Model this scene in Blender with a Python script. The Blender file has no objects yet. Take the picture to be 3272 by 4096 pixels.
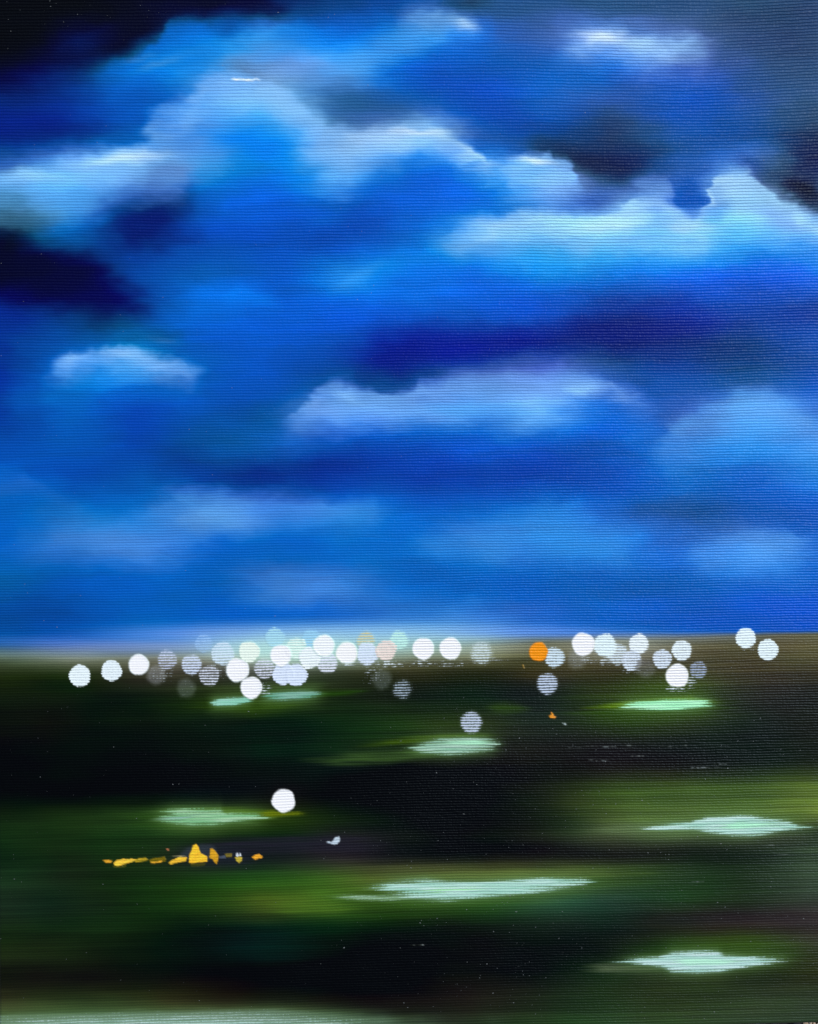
import bpy, math, random
import numpy as np

# ------------------------------------------------------------------ camera, sky, sun
W, H = 3272.0, 4096.0            # the painting is drawn in these units (0.5 m tall)
S = 0.5 / H                      # metres per unit
TOP = 0.019                      # height of the painted face above the ground
scene = bpy.context.scene

def wx(x): return (np.asarray(x, float) - W / 2) * S
def wy(y): return (H / 2 - np.asarray(y, float)) * S

cam_d = bpy.data.cameras.new('camera')
cam = bpy.data.objects.new('camera', cam_d)
scene.collection.objects.link(cam)
CAM_H = 0.60
cam.location = (0, 0, TOP + CAM_H)
cam_d.sensor_fit = 'VERTICAL'
cam_d.angle = 2 * math.atan(0.25 / CAM_H)
cam_d.clip_start = 0.01
cam_d.clip_end = 500
scene.camera = cam
scene.render.resolution_x, scene.render.resolution_y = 818, 1024

SUN_EL, SUN_AZ = math.radians(44), math.radians(38)     # azimuth measured from +Y towards +X
world = bpy.data.worlds.new('World'); scene.world = world
world.use_nodes = True
wn = world.node_tree
sky = wn.nodes.new('ShaderNodeTexSky')
sky.sky_type = 'NISHITA'; sky.sun_disc = False
sky.sun_elevation = SUN_EL; sky.sun_rotation = SUN_AZ
bg = wn.nodes['Background']; bg.inputs['Strength'].default_value = 0.09
wn.links.new(sky.outputs[0], bg.inputs['Color'])

sun_d = bpy.data.lights.new('sun', 'SUN')
sun_d.energy = 3.4; sun_d.angle = math.radians(0.5); sun_d.color = (1.0, 0.975, 0.94)
sun = bpy.data.objects.new('sun', sun_d); scene.collection.objects.link(sun)
sun.rotation_euler = (math.radians(90) - SUN_EL, 0, math.pi - SUN_AZ)
sun.location = (1, 1.3, 1.6)

scene.view_settings.view_transform = 'Standard'
scene.view_settings.look = 'None'
scene.view_settings.exposure = 0.0
scene.view_settings.gamma = 1.0

# illumination colour reaching a white horizontal surface: pigment = seen colour / this
KW = np.array([0.95, 0.95, 0.95])

# ------------------------------------------------------------------ helpers
rng = np.random.RandomState(7)
col = scene.collection

def lin(c):
    c = np.clip(np.asarray(c, float) / 255.0, 0, 1)
    return np.where(c <= 0.04045, c / 12.92, ((c + 0.055) / 1.055) ** 2.4)

def smooth(a, b, x):
    t = np.clip((x - a) / (b - a), 0, 1)
    return t * t * (3 - 2 * t)

_T = {}
def vnoise(x, y, sx, sy, seed):
    """smooth value noise in -1..1 with cell size sx by sy"""
    T = _T.get(seed)
    if T is None: T = _T[seed] = np.random.RandomState(seed).uniform(-1, 1, (256, 256)).astype(np.float32)
    fx, fy = x / sx + 1000.0, y / sy + 1000.0
    ix, iy = np.floor(fx).astype(int), np.floor(fy).astype(int)
    tx, ty = fx - ix, fy - iy
    tx, ty = tx * tx * (3 - 2 * tx), ty * ty * (3 - 2 * ty)
    a = T[iy & 255, ix & 255]; b = T[iy & 255, (ix + 1) & 255]
    c = T[(iy + 1) & 255, ix & 255]; d = T[(iy + 1) & 255, (ix + 1) & 255]
    return (a * (1 - tx) + b * tx) * (1 - ty) + (c * (1 - tx) + d * tx) * ty

def fnoise(x, y, sx, sy, seed, octv=3):
    o = 0; a = 1; n = 0
    for k in range(octv):
        o = o + a * vnoise(x, y, sx / 2 ** k, sy / 2 ** k, seed + 11 * k); n += a; a *= 0.5
    return o / n

# ------------------------------------------------------------------ the painted face as a fine grid
STEP = 4.0
NX, NY = 826, 1056
U, V = np.meshgrid(np.linspace(0, 1, NX), np.linspace(0, 1, NY))
XL = -12 + 20 * V; XR = 3266 + 34 * V
X = XL + (XR - XL) * U
YB = 4166 - 0.0262 * X
Y = -25 + (YB + 25) * V

# soft ground colours laid in first (seen colours, sRGB 0-255) on a control grid
GX = np.linspace(0, 1722, 13) * 1.9
SKY_Y = np.arange(19) * 72 * 1.9
SKY = [  # upper right entries carry the bluish sheen of the surface as pigment
 "05050f 03030c 020214 000528 052a72 053590 0a3c96 1e325a 284b96 32508c 3c558c 415a8c 3c5078",
 "00000c 020528 050f32 0a64c8 3c8ce1 1478e6 328ce6 286ed7 325aa0 5a96e6 5a82c8 556eb4 506496",
 "000532 051e6e 0a6ec8 3c96e1 5a8cbe 5aa0eb 0a5fd7 0a50c3 145abe 195fcd 325ab4 4664b4 465a96",
 "00196e 052896 0550be 4696e6 78bef0 235f96 1955aa 0541be 195ab9 234ba0 0f46b9 2850a0 3c5082",
 "001978 00288c 0a5abe 5096eb 1482f0 6ea5dc 96cdfa 285ab4 0f3c96 1c2c5a 144ba0 0a3c96 101c42",
 "3c78be 6eafeb 8cbef0 3c96e6 0078eb 5aa5e6 056ee6 006eeb 82befa 1e326c 1e5ab4 64a0e1 0f1e5a",
 "285a78 4696e1 002d8c 0064d7 0055d2 004bc8 0a5fd7 0f73e1 468cdc 8cc8f5 145abe 96d7fa 648cc8",
 "000a28 0050aa 00146e 003cbe 0041be 0041b9 146edc 64aff5 6ec3fa 6ebef5 5ab4f5 5ab4f5 4696eb",
 "000023 00003c 0037a0 0055be 0050c8 2882e1 007df0 006eeb 148cf5 1e87f0 0a6eeb 0064e6 005ae1",
 "001982 001464 001978 006ee1 005ad7 005adc 005adc 0055d7 004bcd 002da0 0028aa 0037b9 052896",
 "00238c 0a46a0 0f6eb4 0055c8 0050cd 0041be 001496 00148c 001482 000f6e 051e78 0a2882 053caa",
 "001e8c 146ed2 3282dc 0a55b4 0046b9 0a3c8c 052382 466eb4 5a82d2 1e4696 0a3ca0 144696 053caf",
 "002896 0055be 003cb4 004bb9 0a4696 5a9be1 508cdc 468ce1 6eb4f5 1464d7 325aaa 5aa0f0 3c78d2",
 "003caa 0046b4 0037aa 0a4196 145ab4 003caf 004bc8 004bc8 0046c3 004bbe 3278d2 3c8ce6 3c8ce6",
 "145abe 003caa 0046aa 003296 002382 002da0 002da5 0032aa 0037aa 004bbe 1464c8 1969d2 2878dc",
 "0a5abe 1e6ec3 1e6ec8 5a96d7 3c82dc 3282dc 1464d2 1e6ecd 3282d7 2869c8 14418c 1450b4 0a50c8",
 "145abe 3c7dcd 4682d2 1e64c3 0a5fc3 1469cd 1469cd 3c82d7 3282dc 3282dc 286ed2 5096e6 286ed2",
 "0a5096 0550af 0a55b9 145fbe 3c78c3 3c78c8 145fbe 0a5abe 0f5abe 145abe 0f5abe 1e69cd 1464d2",
 "003c96 053ca0 0a55b9 0f55b9 1455be 1e5fc8 3278cd 3c7dcd 2864c8 145ac3 0a50c3 0a4bc8 054bcd"]
GND_Y = np.array([1372, 1416, 1464, 1520, 1570, 1620, 1670, 1720, 1760, 1800, 1850, 1900, 1950, 2000, 2050, 2100, 2200]) * 1.9
GND = [
 "46554b 6e7873 646964 6e736e 96a096 828c8c 6e6e64 6e7364 464128 6e6e69 4c4936 504730 5c4c30",
 "16200c 14200c 282d23 282d28 323737 282d23 232314 1e200f 2d2d19 2d2d19 373723 33301e 342f1c",
 "08120a 08120a 0a160c 162a0a 22360a 121e0f 0c160f 0a160f 0c1916 1e320c 2a400c 1e2319 161814",
 "070d08 060e08 050f08 05140c 05140c 081e0c 142a0c 19280f 0f1e19 1c370a 1e2d0f 121614 101410",
 "050905 050805 030806 030c0a 05120e 0c1f0f 142610 121a14 101412 0e1210 0c1210 0c110f 0e120e",
 "040804 040504 030404 030408 05080c 050a0c 020305 030404 0a0c08 10120e 10130c 11160e 141810",
 "050804 050704 050805 08090e 080a0e 030305 020203 020202 0e120c 283c14 324b19 38501a 465c20",
 "0e1c0c 12260e 1a3414 2d4b14 1c3008 0c140a 040405 040404 0f160c 32461e 46602a 48602a 546a26",
 "0f200e 0f220e 0e240e 0e220e 0a180c 16151d 0a0a0c 060808 141c12 37462d 3c5032 323c28 1e2819",
 "0e1e10 0e1e0e 102210 121820 12141c 1c1a22 0c0e10 080a0a 0e0c0e 141412 121812 161e14 28372a",
 "142218 122012 10280c 12320c 1e4112 325019 465528 4b5a28 405528 2d461e 192d19 162616 283a30",
 "122218 102014 0e260c 14370c 374b14 2d5514 1c410c 1e4614 234632 19322a 122816 162818 263430",
 "0f220e 0e220e 0a1c0a 05120c 061814 061a0c 041408 08140c 121e19 0e1616 1c1418 201c20 2a242a",
 "12220e 0e1a0c 080e0a 040c0c 061818 020808 020303 040505 060707 0c0e0a 1c300c 28410c 283223",
 "0c100a 0c0e0c 0a0a0a 060608 020202 010101 020202 080808 080808 121c0f 1a2614 19200e 1e260c",
 "26301c 202a18 1e2214 20180f 160e0c 0a0807 0e0a0a 141412 181e14 182412 1c2d14 1e2a1c 1e2d20",
 "2d4137 324b41 3c554b 374b46 283c37 1e2d28 1c2e1c 1a2e18 1e3419 234126 263e26 243c28 203428"]

def table(rows):
    return np.array([[[int(h[i:i + 2], 16) for i in (0, 2, 4)] for h in r.split()] for r in rows], float)

def cubic(tab, gx, gy, x, y):
    """Catmull-Rom interpolation of a colour table on (possibly uneven) rows and columns"""
    def prep(g, q):
        i = np.clip(np.searchsorted(g, q, side='right') - 1, 0, len(g) - 2)
        t = np.clip((q - g[i]) / (g[i + 1] - g[i]), 0, 1)
        w = [-.5 * t ** 3 + t ** 2 - .5 * t, 1.5 * t ** 3 - 2.5 * t ** 2 + 1, -1.5 * t ** 3 + 2 * t ** 2 + .5 * t, .5 * t ** 3 - .5 * t ** 2]
        return [np.clip(i + k, 0, len(g) - 1) for k in (-1, 0, 1, 2)], w
    ix, wxx = prep(gx, x); iy, wyy = prep(gy, y)
    o = 0
    for a in range(4):
        for b in range(4):
            o = o + tab[iy[a], ix[b]] * (wyy[a] * wxx[b])[..., None]
    return np.clip(o, 0, 255)

jx = 85 * fnoise(X, Y, 330, 200, 1, 5); jy = 48 * fnoise(X, Y, 340, 150, 2, 5)
C = cubic(table(SKY), GX, SKY_Y, X + jx, Y + jy)          # seen colour
gx2 = 60 * fnoise(X, Y, 700, 60, 3); gy2 = 12 * fnoise(X, Y, 420, 90, 4)
G = cubic(table(GND), GX, GND_Y, X + gx2, Y + 0.012 * (X - 1600) + gy2)
# long brush drag in the fields
drag = fnoise(X, Y + 0.02 * X, 520, 13, 5, 3)
G = G * (1 + 0.22 * drag[..., None])
G = G * np.array([1.16, 1.12, .92]) + np.array([5, 5, 2])
G = G * .86 + .14 * G.mean(-1, keepdims=True)
G[..., 0] = np.minimum(G[..., 0], G[..., 1] * 1.04 + 2)

HZX = [0, 400, 1000, 1500, 1800, 2400, 3272, 3400]
HZY = [2592, 2596, 2588, 2574, 2562, 2546, 2530, 2529]
HZ = np.interp(X, HZX, HZY)
hz_soft = np.interp(X, [0, 1600, 2200, 3272], [44, 50, 26, 12])
m = smooth(-hz_soft, hz_soft, Y - HZ + 4 * fnoise(X, Y, 120, 12, 8))
C = C * (1 - m[..., None]) + G * m[..., None]

OVER = np.zeros_like(C) + 200.0      # dry-brushed paint that only catches the crests
COVER = np.zeros_like(X)             # how much of it
RELIEF = 0.10 * fnoise(X, Y, 60, 26, 21) + 0.05 * fnoise(X, Y, 18, 10, 22)
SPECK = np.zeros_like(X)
PART = np.where(Y < HZ, 0, 1)        # which painted passage each spot belongs to
parts = [('painted_sky', 'deep blue night sky painted across the upper two thirds of the canvas'),
         ('painted_field', 'black and dark green fields painted across the lower third')]

_F = {}
def full():
    global X, Y, C, OVER, COVER, RELIEF, PART
    if not _F:
        _F.update(X=X, Y=Y, C=C, OVER=OVER, COVER=COVER, RELIEF=RELIEF, PART=PART)
    X, Y, C, OVER, COVER, RELIEF, PART = (_F[k] for k in ('X', 'Y', 'C', 'OVER', 'COVER', 'RELIEF', 'PART'))

def win(x0, x1, y0, y1):
    """work only on the part of the grid near x0..x1, y0..y1 (all strokes paint in place)"""
    global X, Y, C, OVER, COVER, RELIEF, PART
    full()
    i0 = int(np.clip((x0 + 20) / 3320 * NX - 8, 0, NX - 4)); i1 = int(np.clip((x1 + 20) / 3270 * NX + 8, i0 + 3, NX))
    j0 = int(np.clip((y0 + 10) / 4200 * NY - 8, 0, NY - 4)); j1 = int(np.clip((y1 + 40) / 4095 * NY + 8, j0 + 3, NY))
    sl = (slice(j0, j1), slice(i0, i1))
    X, Y, C, OVER, COVER, RELIEF, PART = (_F[k][sl] for k in ('X', 'Y', 'C', 'OVER', 'COVER', 'RELIEF', 'PART'))

def new_part(name, label=None):
    parts.append((name, label)); return len(parts) - 1

def lay(alpha, colour, pid=None, thr=0.5):
    a = np.clip(alpha, 0, 1)[..., None]
    C[...] = C * (1 - a) + np.asarray(colour, float) * a
    if pid is not None: PART[alpha > thr] = pid

def blob(cx, cy, rx, ry, ang, colour, amp, pw=2.0, seed=31, wob=0.18):
    a = math.radians(ang); ca, sa = abs(math.cos(a)), abs(math.sin(a))
    ex, ey = 2.4 * (rx * ca + ry * sa), 2.4 * (rx * sa + ry * ca)
    win(cx - ex, cx + ex, cy - ey, cy + ey)
    dx, dy = X - cx, Y - cy
    p = (dx * math.cos(a) + dy * math.sin(a)) / rx; q = (-dx * math.sin(a) + dy * math.cos(a)) / ry
    r = np.sqrt(p * p + q * q) * (1 + wob * fnoise(X, Y, 90, 60, seed))
    lay(amp * np.exp(-(r ** pw) * 1.1), colour)

def ridge(pts, colour, depth, amp=1.0, soft=14, seed=51, name=None, label=None, k=1.9, fade=70, wob=8, thr=0.42, cut=None):
    """a cloud bank: a crisp upper outline that melts away downwards"""
    q = [(t + (soft,))[:3] for t in pts]
    p = np.array(q, float) * [k, k, 1]
    win(p[0, 0] - fade, p[-1, 0] + fade, p[:, 1].min() - 110, p[:, 1].max() + 3.2 * depth)
    # round the polyline a little
    e = sum(np.interp(X + o_, p[:, 0], p[:, 1]) for o_ in (-26, -13, 0, 13, 26)) / 5
    e = e + wob * 2.2 * fnoise(X, Y, 95, 80, seed) + wob * 0.9 * fnoise(X, Y, 26, 20, seed + 3)
    d = Y - e
    sn = np.interp(X, p[:, 0], p[:, 2]) * (1.9 + 1.5 * vnoise(X, Y, 110, 260, seed + 9))
    up = smooth(-1.2 * sn, sn, d)
    dn = np.exp(-np.clip(d, 0, None) ** 1.5 / depth ** 1.5 * np.exp(1.1 * fnoise(X, Y, 260, 110, seed + 5, 3)))
    amp = amp * np.clip(.96 + .42 * fnoise(X, Y, 110, 42, seed + 13, 4), .3, 1.15)
    f0 = 1 if p[0, 0] <= 0 else smooth(p[0, 0] - fade * .4, p[0, 0] + fade, X)
    f1 = 1 if p[-1, 0] >= W - 5 else 1 - smooth(p[-1, 0] - fade, p[-1, 0] + fade * .4, X)
    a = amp * up * dn * f0 * f1
    pid = new_part(name, label) if name else None
    c = np.asarray(colour, float)
    lay(a, c, pid, thr * .8)
    return a

CL = 'painted_cloud'
# dark hollows in the sky
blob(630, 850, 165, 115, 8, (0, 12, 92), .9)
blob(180, 1070, 330, 105, 20, (0, 0, 42), .85)
blob(380, 1170, 170, 60, 12, (0, 0, 70), .6)
blob(380, 1265, 80, 70, 0, (0, 25, 85), .55)
blob(640, 1345, 110, 40, 10, (0, 45, 110), .45)
blob(90, 130, 330, 110, 0, (1, 1, 14), .9)
blob(480, 120, 260, 75, -18, (2, 6, 30), .85)
blob(1380, 395, 180, 55, 18, (30, 82, 135), .6)
blob(1300, 310, 120, 30, 10, (70, 115, 165), .4)
blob(1450, 470, 260, 38, 8, (60, 110, 175), .5)
blob(2330, 640, 190, 50, 12, (14, 24, 52), .85)
blob(2200, 580, 170, 30, 5, (24, 42, 84), .6)
blob(2520, 600, 260, 40, -4, (18, 42, 96), .5)
blob(3050, 60, 520, 190, 0, (40, 62, 112), .8)
blob(2500, 20, 500, 50, 0, (34, 62, 116), .7)
blob(3230, 430, 90, 160, 0, (40, 60, 104), .6)
blob(2900, 470, 260, 90, -8, (24, 62, 150), .5)
blob(3150, 320, 240, 160, 0, (36, 58, 118), .6)
blob(3180, 110, 360, 230, 0, (28, 46, 88), .6)
blob(1950, 460, 160, 70, 25, (2, 62, 190), .6)
blob(2780, 400, 230, 130, 0, (12, 66, 190), .55)
blob(3240, 640, 120, 110, 20, (10, 20, 62), .6)
blob(3200, 760, 180, 70, 30, (4, 8, 34), .95)
blob(3010, 660, 90, 40, 25, (0, 22, 120), .6)
blob(1810, 1400, 330, 62, -3, (0, 8, 140), .75)
blob(2560, 1320, 330, 62, -5, (0, 10, 112), .7)
blob(1500, 1530, 170, 36, -8, (2, 38, 130), .5)
blob(1200, 1880, 300, 55, -4, (0, 22, 118), .6)
blob(2600, 2040, 180, 42, -6, (16, 62, 140), .6)
blob(1720, 690, 170, 60, 5, (0, 90, 225), .6)
blob(960, 560, 130, 55, 5, (0, 110, 235), .6)
blob(820, 110, 90, 40, 15, (10, 70, 150), .3)
blob(900, 20, 330, 60, 0, (0, 4, 30), .85)
blob(1250, 60, 160, 40, 20, (0, 50, 140), .5)
# light masses
blob(330, 170, 130, 70, -10, (0, 26, 88), .75)
blob(520, 150, 110, 55, -25, (3, 8, 30), .8)
ridge([(205, 140, 30), (250, 128, 26), (295, 119, 22), (326, 100, 22), (347, 68, 26), (380, 50, 26), (416, 47, 26), (447, 68, 26), (465, 90, 26)], (18, 112, 224), 150, .85, 24, 160, CL, 'mid blue puff at the upper left under the black corner', fade=90)
blob(585, 228, 110, 16, -14, (90, 130, 165), .55)
blob(925, 95, 50, 60, 20, (2, 48, 132), .65)
blob(1010, 285, 100, 26, 18, (84, 120, 160), .6)
blob(830, 200, 90, 30, -10, (70, 150, 228), .4)
blob(1230, 150, 160, 50, -8, (24, 118, 232), .6)
blob(1120, 200, 110, 34, -20, (72, 150, 228), .5)
blob(170, 480, 190, 90, 0, (0, 20, 118), .7)
blob(200, 330, 200, 60, 0, (0, 26, 112), .5)
blob(520, 400, 150, 60, -20, (6, 72, 178), .5)
blob(700, 190, 170, 70, -22, (22, 125, 230), .7)
blob(640, 255, 120, 22, -18, (95, 150, 195), .45)
blob(1470, 230, 290, 62, -22, (85, 165, 240), .75)
ridge([(834, 34), (874, 24), (911, 27), (951, 38), (1000, 52)], (150, 205, 245), 75, .8, 26, 61, CL, 'small pale cloud wisp at the top edge of the canvas')
blob(1850, 100, 55, 22, 12, (205, 232, 252), .55)
ridge([(1180, 96), (1231, 80), (1273, 66), (1292, 63), (1315, 68), (1337, 78), (1368, 78), (1420, 80), (1500, 82)], (150, 200, 245), 88, .95, 15, 62, CL, 'pale cloud streak alone at the upper right of the canvas', fade=140)
blob(2420, 146, 105, 26, 3, (218, 234, 250), .7); blob(2570, 172, 90, 20, 0, (176, 222, 250), .6)
ridge([(290, 306, 34), (308, 258, 34), (335, 236, 30), (385, 228, 26), (415, 192, 26), (440, 164, 22), (480, 160, 14), (545, 163, 12), (592, 175, 14), (615, 205, 18), (650, 245, 20), (700, 278, 16), (750, 290, 16)], (122, 184, 240), 150, .85, 19, 63, CL, 'tall domed cloud at the upper left with a short white tick on top')
blob(1130, 400, 130, 60, 45, (150, 205, 245), .5)
ridge([(690, 300, 20), (740, 278, 16), (780, 273), (830, 270), (880, 269), (930, 271), (955, 284), (985, 306, 16), (1015, 330, 18), (1060, 338, 18), (1095, 345)], (158, 206, 242), 92, .92, 13, 64, CL, 'broad pale cloud bank in the upper middle of the sky', fade=130)
blob(1680, 528, 110, 13, 1, (222, 238, 250), .6)
blob(1430, 600, 190, 22, -4, (140, 198, 240), .6)
blob(1290, 500, 130, 34, 38, (134, 192, 238), .6)
blob(1380, 640, 200, 45, 10, (115, 180, 235), .45)
ridge([(1060, 345), (1090, 333), (1115, 324), (1140, 322), (1160, 329), (1190, 337), (1212, 355), (1232, 392)], (130, 190, 250), 115, .9, 12, 65, CL, 'white topped rounded cloud between the two bright banks', fade=45)
blob(2130, 640, 75, 15, 6, (228, 240, 252), .8)
ridge([(-10, 366), (60, 360), (130, 352), (180, 337), (240, 320), (270, 313), (330, 320), (392, 322)], (108, 176, 240), 120, .95, 12, 66, CL, 'white and pale blue cloud at the left edge of the canvas')
blob(500, 632, 165, 28, -6, (200, 224, 246), .85); blob(120, 700, 130, 26, 2, (150, 200, 235), .6)
blob(330, 790, 240, 50, -6, (75, 155, 232), .6)
ridge([(1300, 440, 20), (1325, 412, 18), (1360, 385, 16), (1394, 375, 14), (1412, 384, 14), (1424, 412, 12), (1426, 452, 12)], (104, 160, 224), 95, .75, 14, 166, fade=25)
blob(2375, 800, 150, 55, -14, (40, 84, 166), .8)
ridge([(930, 500, 22), (990, 478, 20), (1050, 458, 16), (1100, 450, 16), (1140, 446), (1190, 450), (1230, 463), (1262, 458), (1295, 440), (1335, 420), (1375, 418), (1410, 436), (1430, 452), (1472, 453), (1490, 438), (1497, 400), (1508, 372), (1536, 362), (1576, 362), (1602, 384), (1636, 418), (1684, 442), (1740, 466)], (160, 214, 247), 110, 1.0, 13, 67, CL, 'brightest twin peaked cloud bank on the right', fade=260)
blob(2640, 790, 60, 46, 0, (120, 175, 232), .35)
blob(2610, 745, 130, 50, -20, (110, 170, 225), .4)
blob(2768, 780, 52, 84, 6, (10, 74, 184), .8, 3)
blob(2780, 850, 60, 22, 0, (60, 112, 190), .5)
blob(3110, 870, 130, 40, 20, (112, 160, 224), .5)
blob(2300, 960, 200, 26, -3, (100, 180, 244), .5)
blob(1990, 985, 180, 26, -6, (84, 168, 240), .45)
blob(2450, 900, 200, 30, -6, (195, 235, 252), .5); blob(2930, 760, 90, 60, 0, (180, 228, 250), .45)
blob(2150, 880, 230, 22, 0, (160, 218, 248), .5); blob(2760, 905, 120, 22, 0, (190, 232, 252), .5)
ridge([(95, 790, 22), (118, 768, 20), (140, 752, 18), (165, 745, 16), (200, 742, 16), (240, 734, 12), (275, 730, 10), (295, 738, 12), (325, 752, 18), (370, 762, 22), (430, 775, 24)], (120, 176, 238), 78, .98, 13, 68, CL, 'small isolated pale cloud low on the left', fade=80)
blob(500, 1412, 80, 20, 6, (150, 198, 240), .6); blob(285, 1440, 60, 28, -10, (140, 190, 236), .6); blob(620, 1455, 120, 22, 8, (124, 178, 236), .5)
blob(560, 1560, 240, 22, -2, (0, 84, 190), .45)
blob(880, 1740, 190, 60, 10, (2, 58, 128), .55)
blob(650, 1360, 80, 16, 10, (110, 140, 170), .3)
ridge([(590, 895), (640, 852), (680, 818), (720, 803), (750, 808), (790, 832), (860, 832), (900, 812), (960, 797), (1050, 790), (1130, 797), (1190, 790), (1240, 790), (1290, 805), (1340, 830), (1380, 860)], (108, 160, 226), 112, .85, 17, 69, CL, 'long dusky blue cloud bank across the middle of the sky', fade=130)
blob(1390, 1580, 70, 28, 20, (140, 195, 240), .5); blob(2330, 1555, 90, 30, 4, (150, 208, 250), .7); blob(1850, 1640, 260, 26, 0, (92, 168, 240), .5)
ridge([(1370, 950), (1430, 890), (1500, 848), (1560, 832), (1610, 829), (1660, 850), (1740, 905)], (92, 160, 232), 150, .75, 22, 70, CL, 'soft blue cloud heap at the right edge below the bright bank', fade=150)
ridge([(170, 1150), (280, 1105), (350, 1062), (400, 1037), (450, 1036), (560, 1052), (680, 1060), (820, 1075)], (84, 150, 228), 90, .6, 24, 71, CL, 'faint slanting cloud low in the sky on the left')
ridge([(880, 1140), (1000, 1112), (1100, 1092), (1200, 1090), (1330, 1112)], (66, 142, 228), 100, .5, 26, 72, CL, 'dim wide cloud low in the sky right of the middle')
ridge([(1450, 1168), (1500, 1142), (1550, 1121), (1620, 1115), (1700, 1132)], (88, 156, 236), 90, .6, 20, 73, CL, 'small soft cloud low at the right edge above the lights')
ridge([(-10, 1015), (60, 1010), (110, 1025), (150, 1050), (190, 1090)], (50, 118, 200), 120, .5, 24, 74)
ridge([(460, 628), (500, 612), (530, 613), (590, 632)], (10, 130, 246), 55, .6, 14, 75)
blob(1440, 1105, 130, 34, -25, (75, 160, 238), .55)
blob(1110, 2310, 170, 30, 0, (62, 124, 200), .4)
blob(110, 880, 170, 60, 0, (60, 105, 125), .45)
blob(680, 690, 90, 45, 0, (78, 112, 175), .5)
blob(40, 985, 60, 60, 0, (2, 14, 30), .7)
full()
# scumbled, slightly streaky paint
C *= (1 + .10 * fnoise(X, Y, 230, 90, 95, 5) + .06 * fnoise(X, Y + .03 * X, 420, 22, 96, 3))[..., None]
C[..., 1] += 7 * fnoise(X, Y, 300, 160, 97)
C[..., 0] += 6 * fnoise(X, Y, 380, 200, 98)
blue = smooth(120, 200, C[..., 2] - C[..., 0]) * (1 - m)
C[..., 0] -= 16 * blue; C[..., 1] += 4 * blue; C *= (1 - .07 * blue)[..., None]
deep = smooth(60, 130, C[..., 2]) * smooth(110, 40, C[..., 1]) * (1 - m)          # cobalt, not violet
C[..., 1] += 17 * deep
# everything is dragged about a little by the brush
def drag_paint(ax, ay, cx, cy, seed):
    jf = np.clip(np.arange(NY)[:, None] + ay / 3.98 * fnoise(X, Y, cx, cy, seed, 4) * 2, 0, NY - 1.001)
    xf = np.clip(np.arange(NX)[None, :] + ax / 3.98 * fnoise(X, Y, cx, cy, seed + 1, 4) * 2, 0, NX - 1.001)
    j0, i0 = jf.astype(int), xf.astype(int); tj, ti = (jf - j0)[..., None], (xf - i0)[..., None]
    return (C[j0, i0] * (1 - ti) + C[j0, i0 + 1] * ti) * (1 - tj) + (C[j0 + 1, i0] * (1 - ti) + C[j0 + 1, i0 + 1] * ti) * tj
D = drag_paint(19, 8, 80, 40, 700)
keep = (smooth(60, 140, HZ - Y))[..., None]
C[...] = C * (1 - keep) + D * keep
np.clip(C, 0, 255, out=C)
# mist over the horizon
blob(300, 2570, 620, 26, 1, (100, 135, 215), .45, 2, 80, .05)
blob(150, 2615, 520, 26, 0, (120, 145, 160), .38, 2, 81, .05)
blob(780, 2535, 420, 34, 0, (110, 140, 225), .55, 2, 82, .05)
blob(1500, 2520, 520, 34, 0, (125, 190, 215), .5, 2, 83, .05)
blob(1250, 2540, 640, 52, 0, (142, 182, 232), .6, 2.2, 185, .05)
blob(1700, 2550, 380, 44, 0, (168, 214, 226), .55, 2.2, 186, .05)
blob(600, 2590, 420, 30, 0, (142, 156, 196), .5, 2.2, 187, .05)
blob(2650, 2548, 520, 20, 0, (130, 150, 170), .45, 2.2, 188, .05)
blob(1150, 2598, 330, 60, 0, (186, 224, 214), .85, 2.4, 184, .1)
blob(1250, 2590, 460, 56, 0, (178, 222, 212), .6, 2.4, 84, .05)
blob(1700, 2585, 330, 44, 0, (165, 200, 185), .5, 2.4, 89, .05)
blob(2450, 2600, 260, 44, 0, (150, 160, 150), .4, 2.4, 79, .05)
blob(2180, 2525, 420, 24, 0, (115, 155, 232), .5, 2, 85, .05)
blob(2050, 2590, 240, 28, 0, (150, 150, 135), .35, 2, 86, .05)
blob(2500, 2570, 500, 22, 0, (125, 135, 115), .4, 2, 87, .05)
blob(3200, 2575, 260, 30, -1, (92, 82, 52), .4, 2, 88, .05)

SP = 'field_streak'
# white tick on the dome
win(900, 1070, 280, 350)
tk = smooth(0, 1, 1 - np.abs((Y - 318 + 5 * fnoise(X, Y, 16, 40, 77)) / 9)) * smooth(918, 935, X) * (1 - smooth(1020, 1050, X))
lay(tk * (0.75 + .5 * fnoise(X, Y, 14, 8, 78)), (240, 248, 255), new_part('cloud_highlight'), .4)
RELIEF[...] += 0.5 * tk
full()
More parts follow.
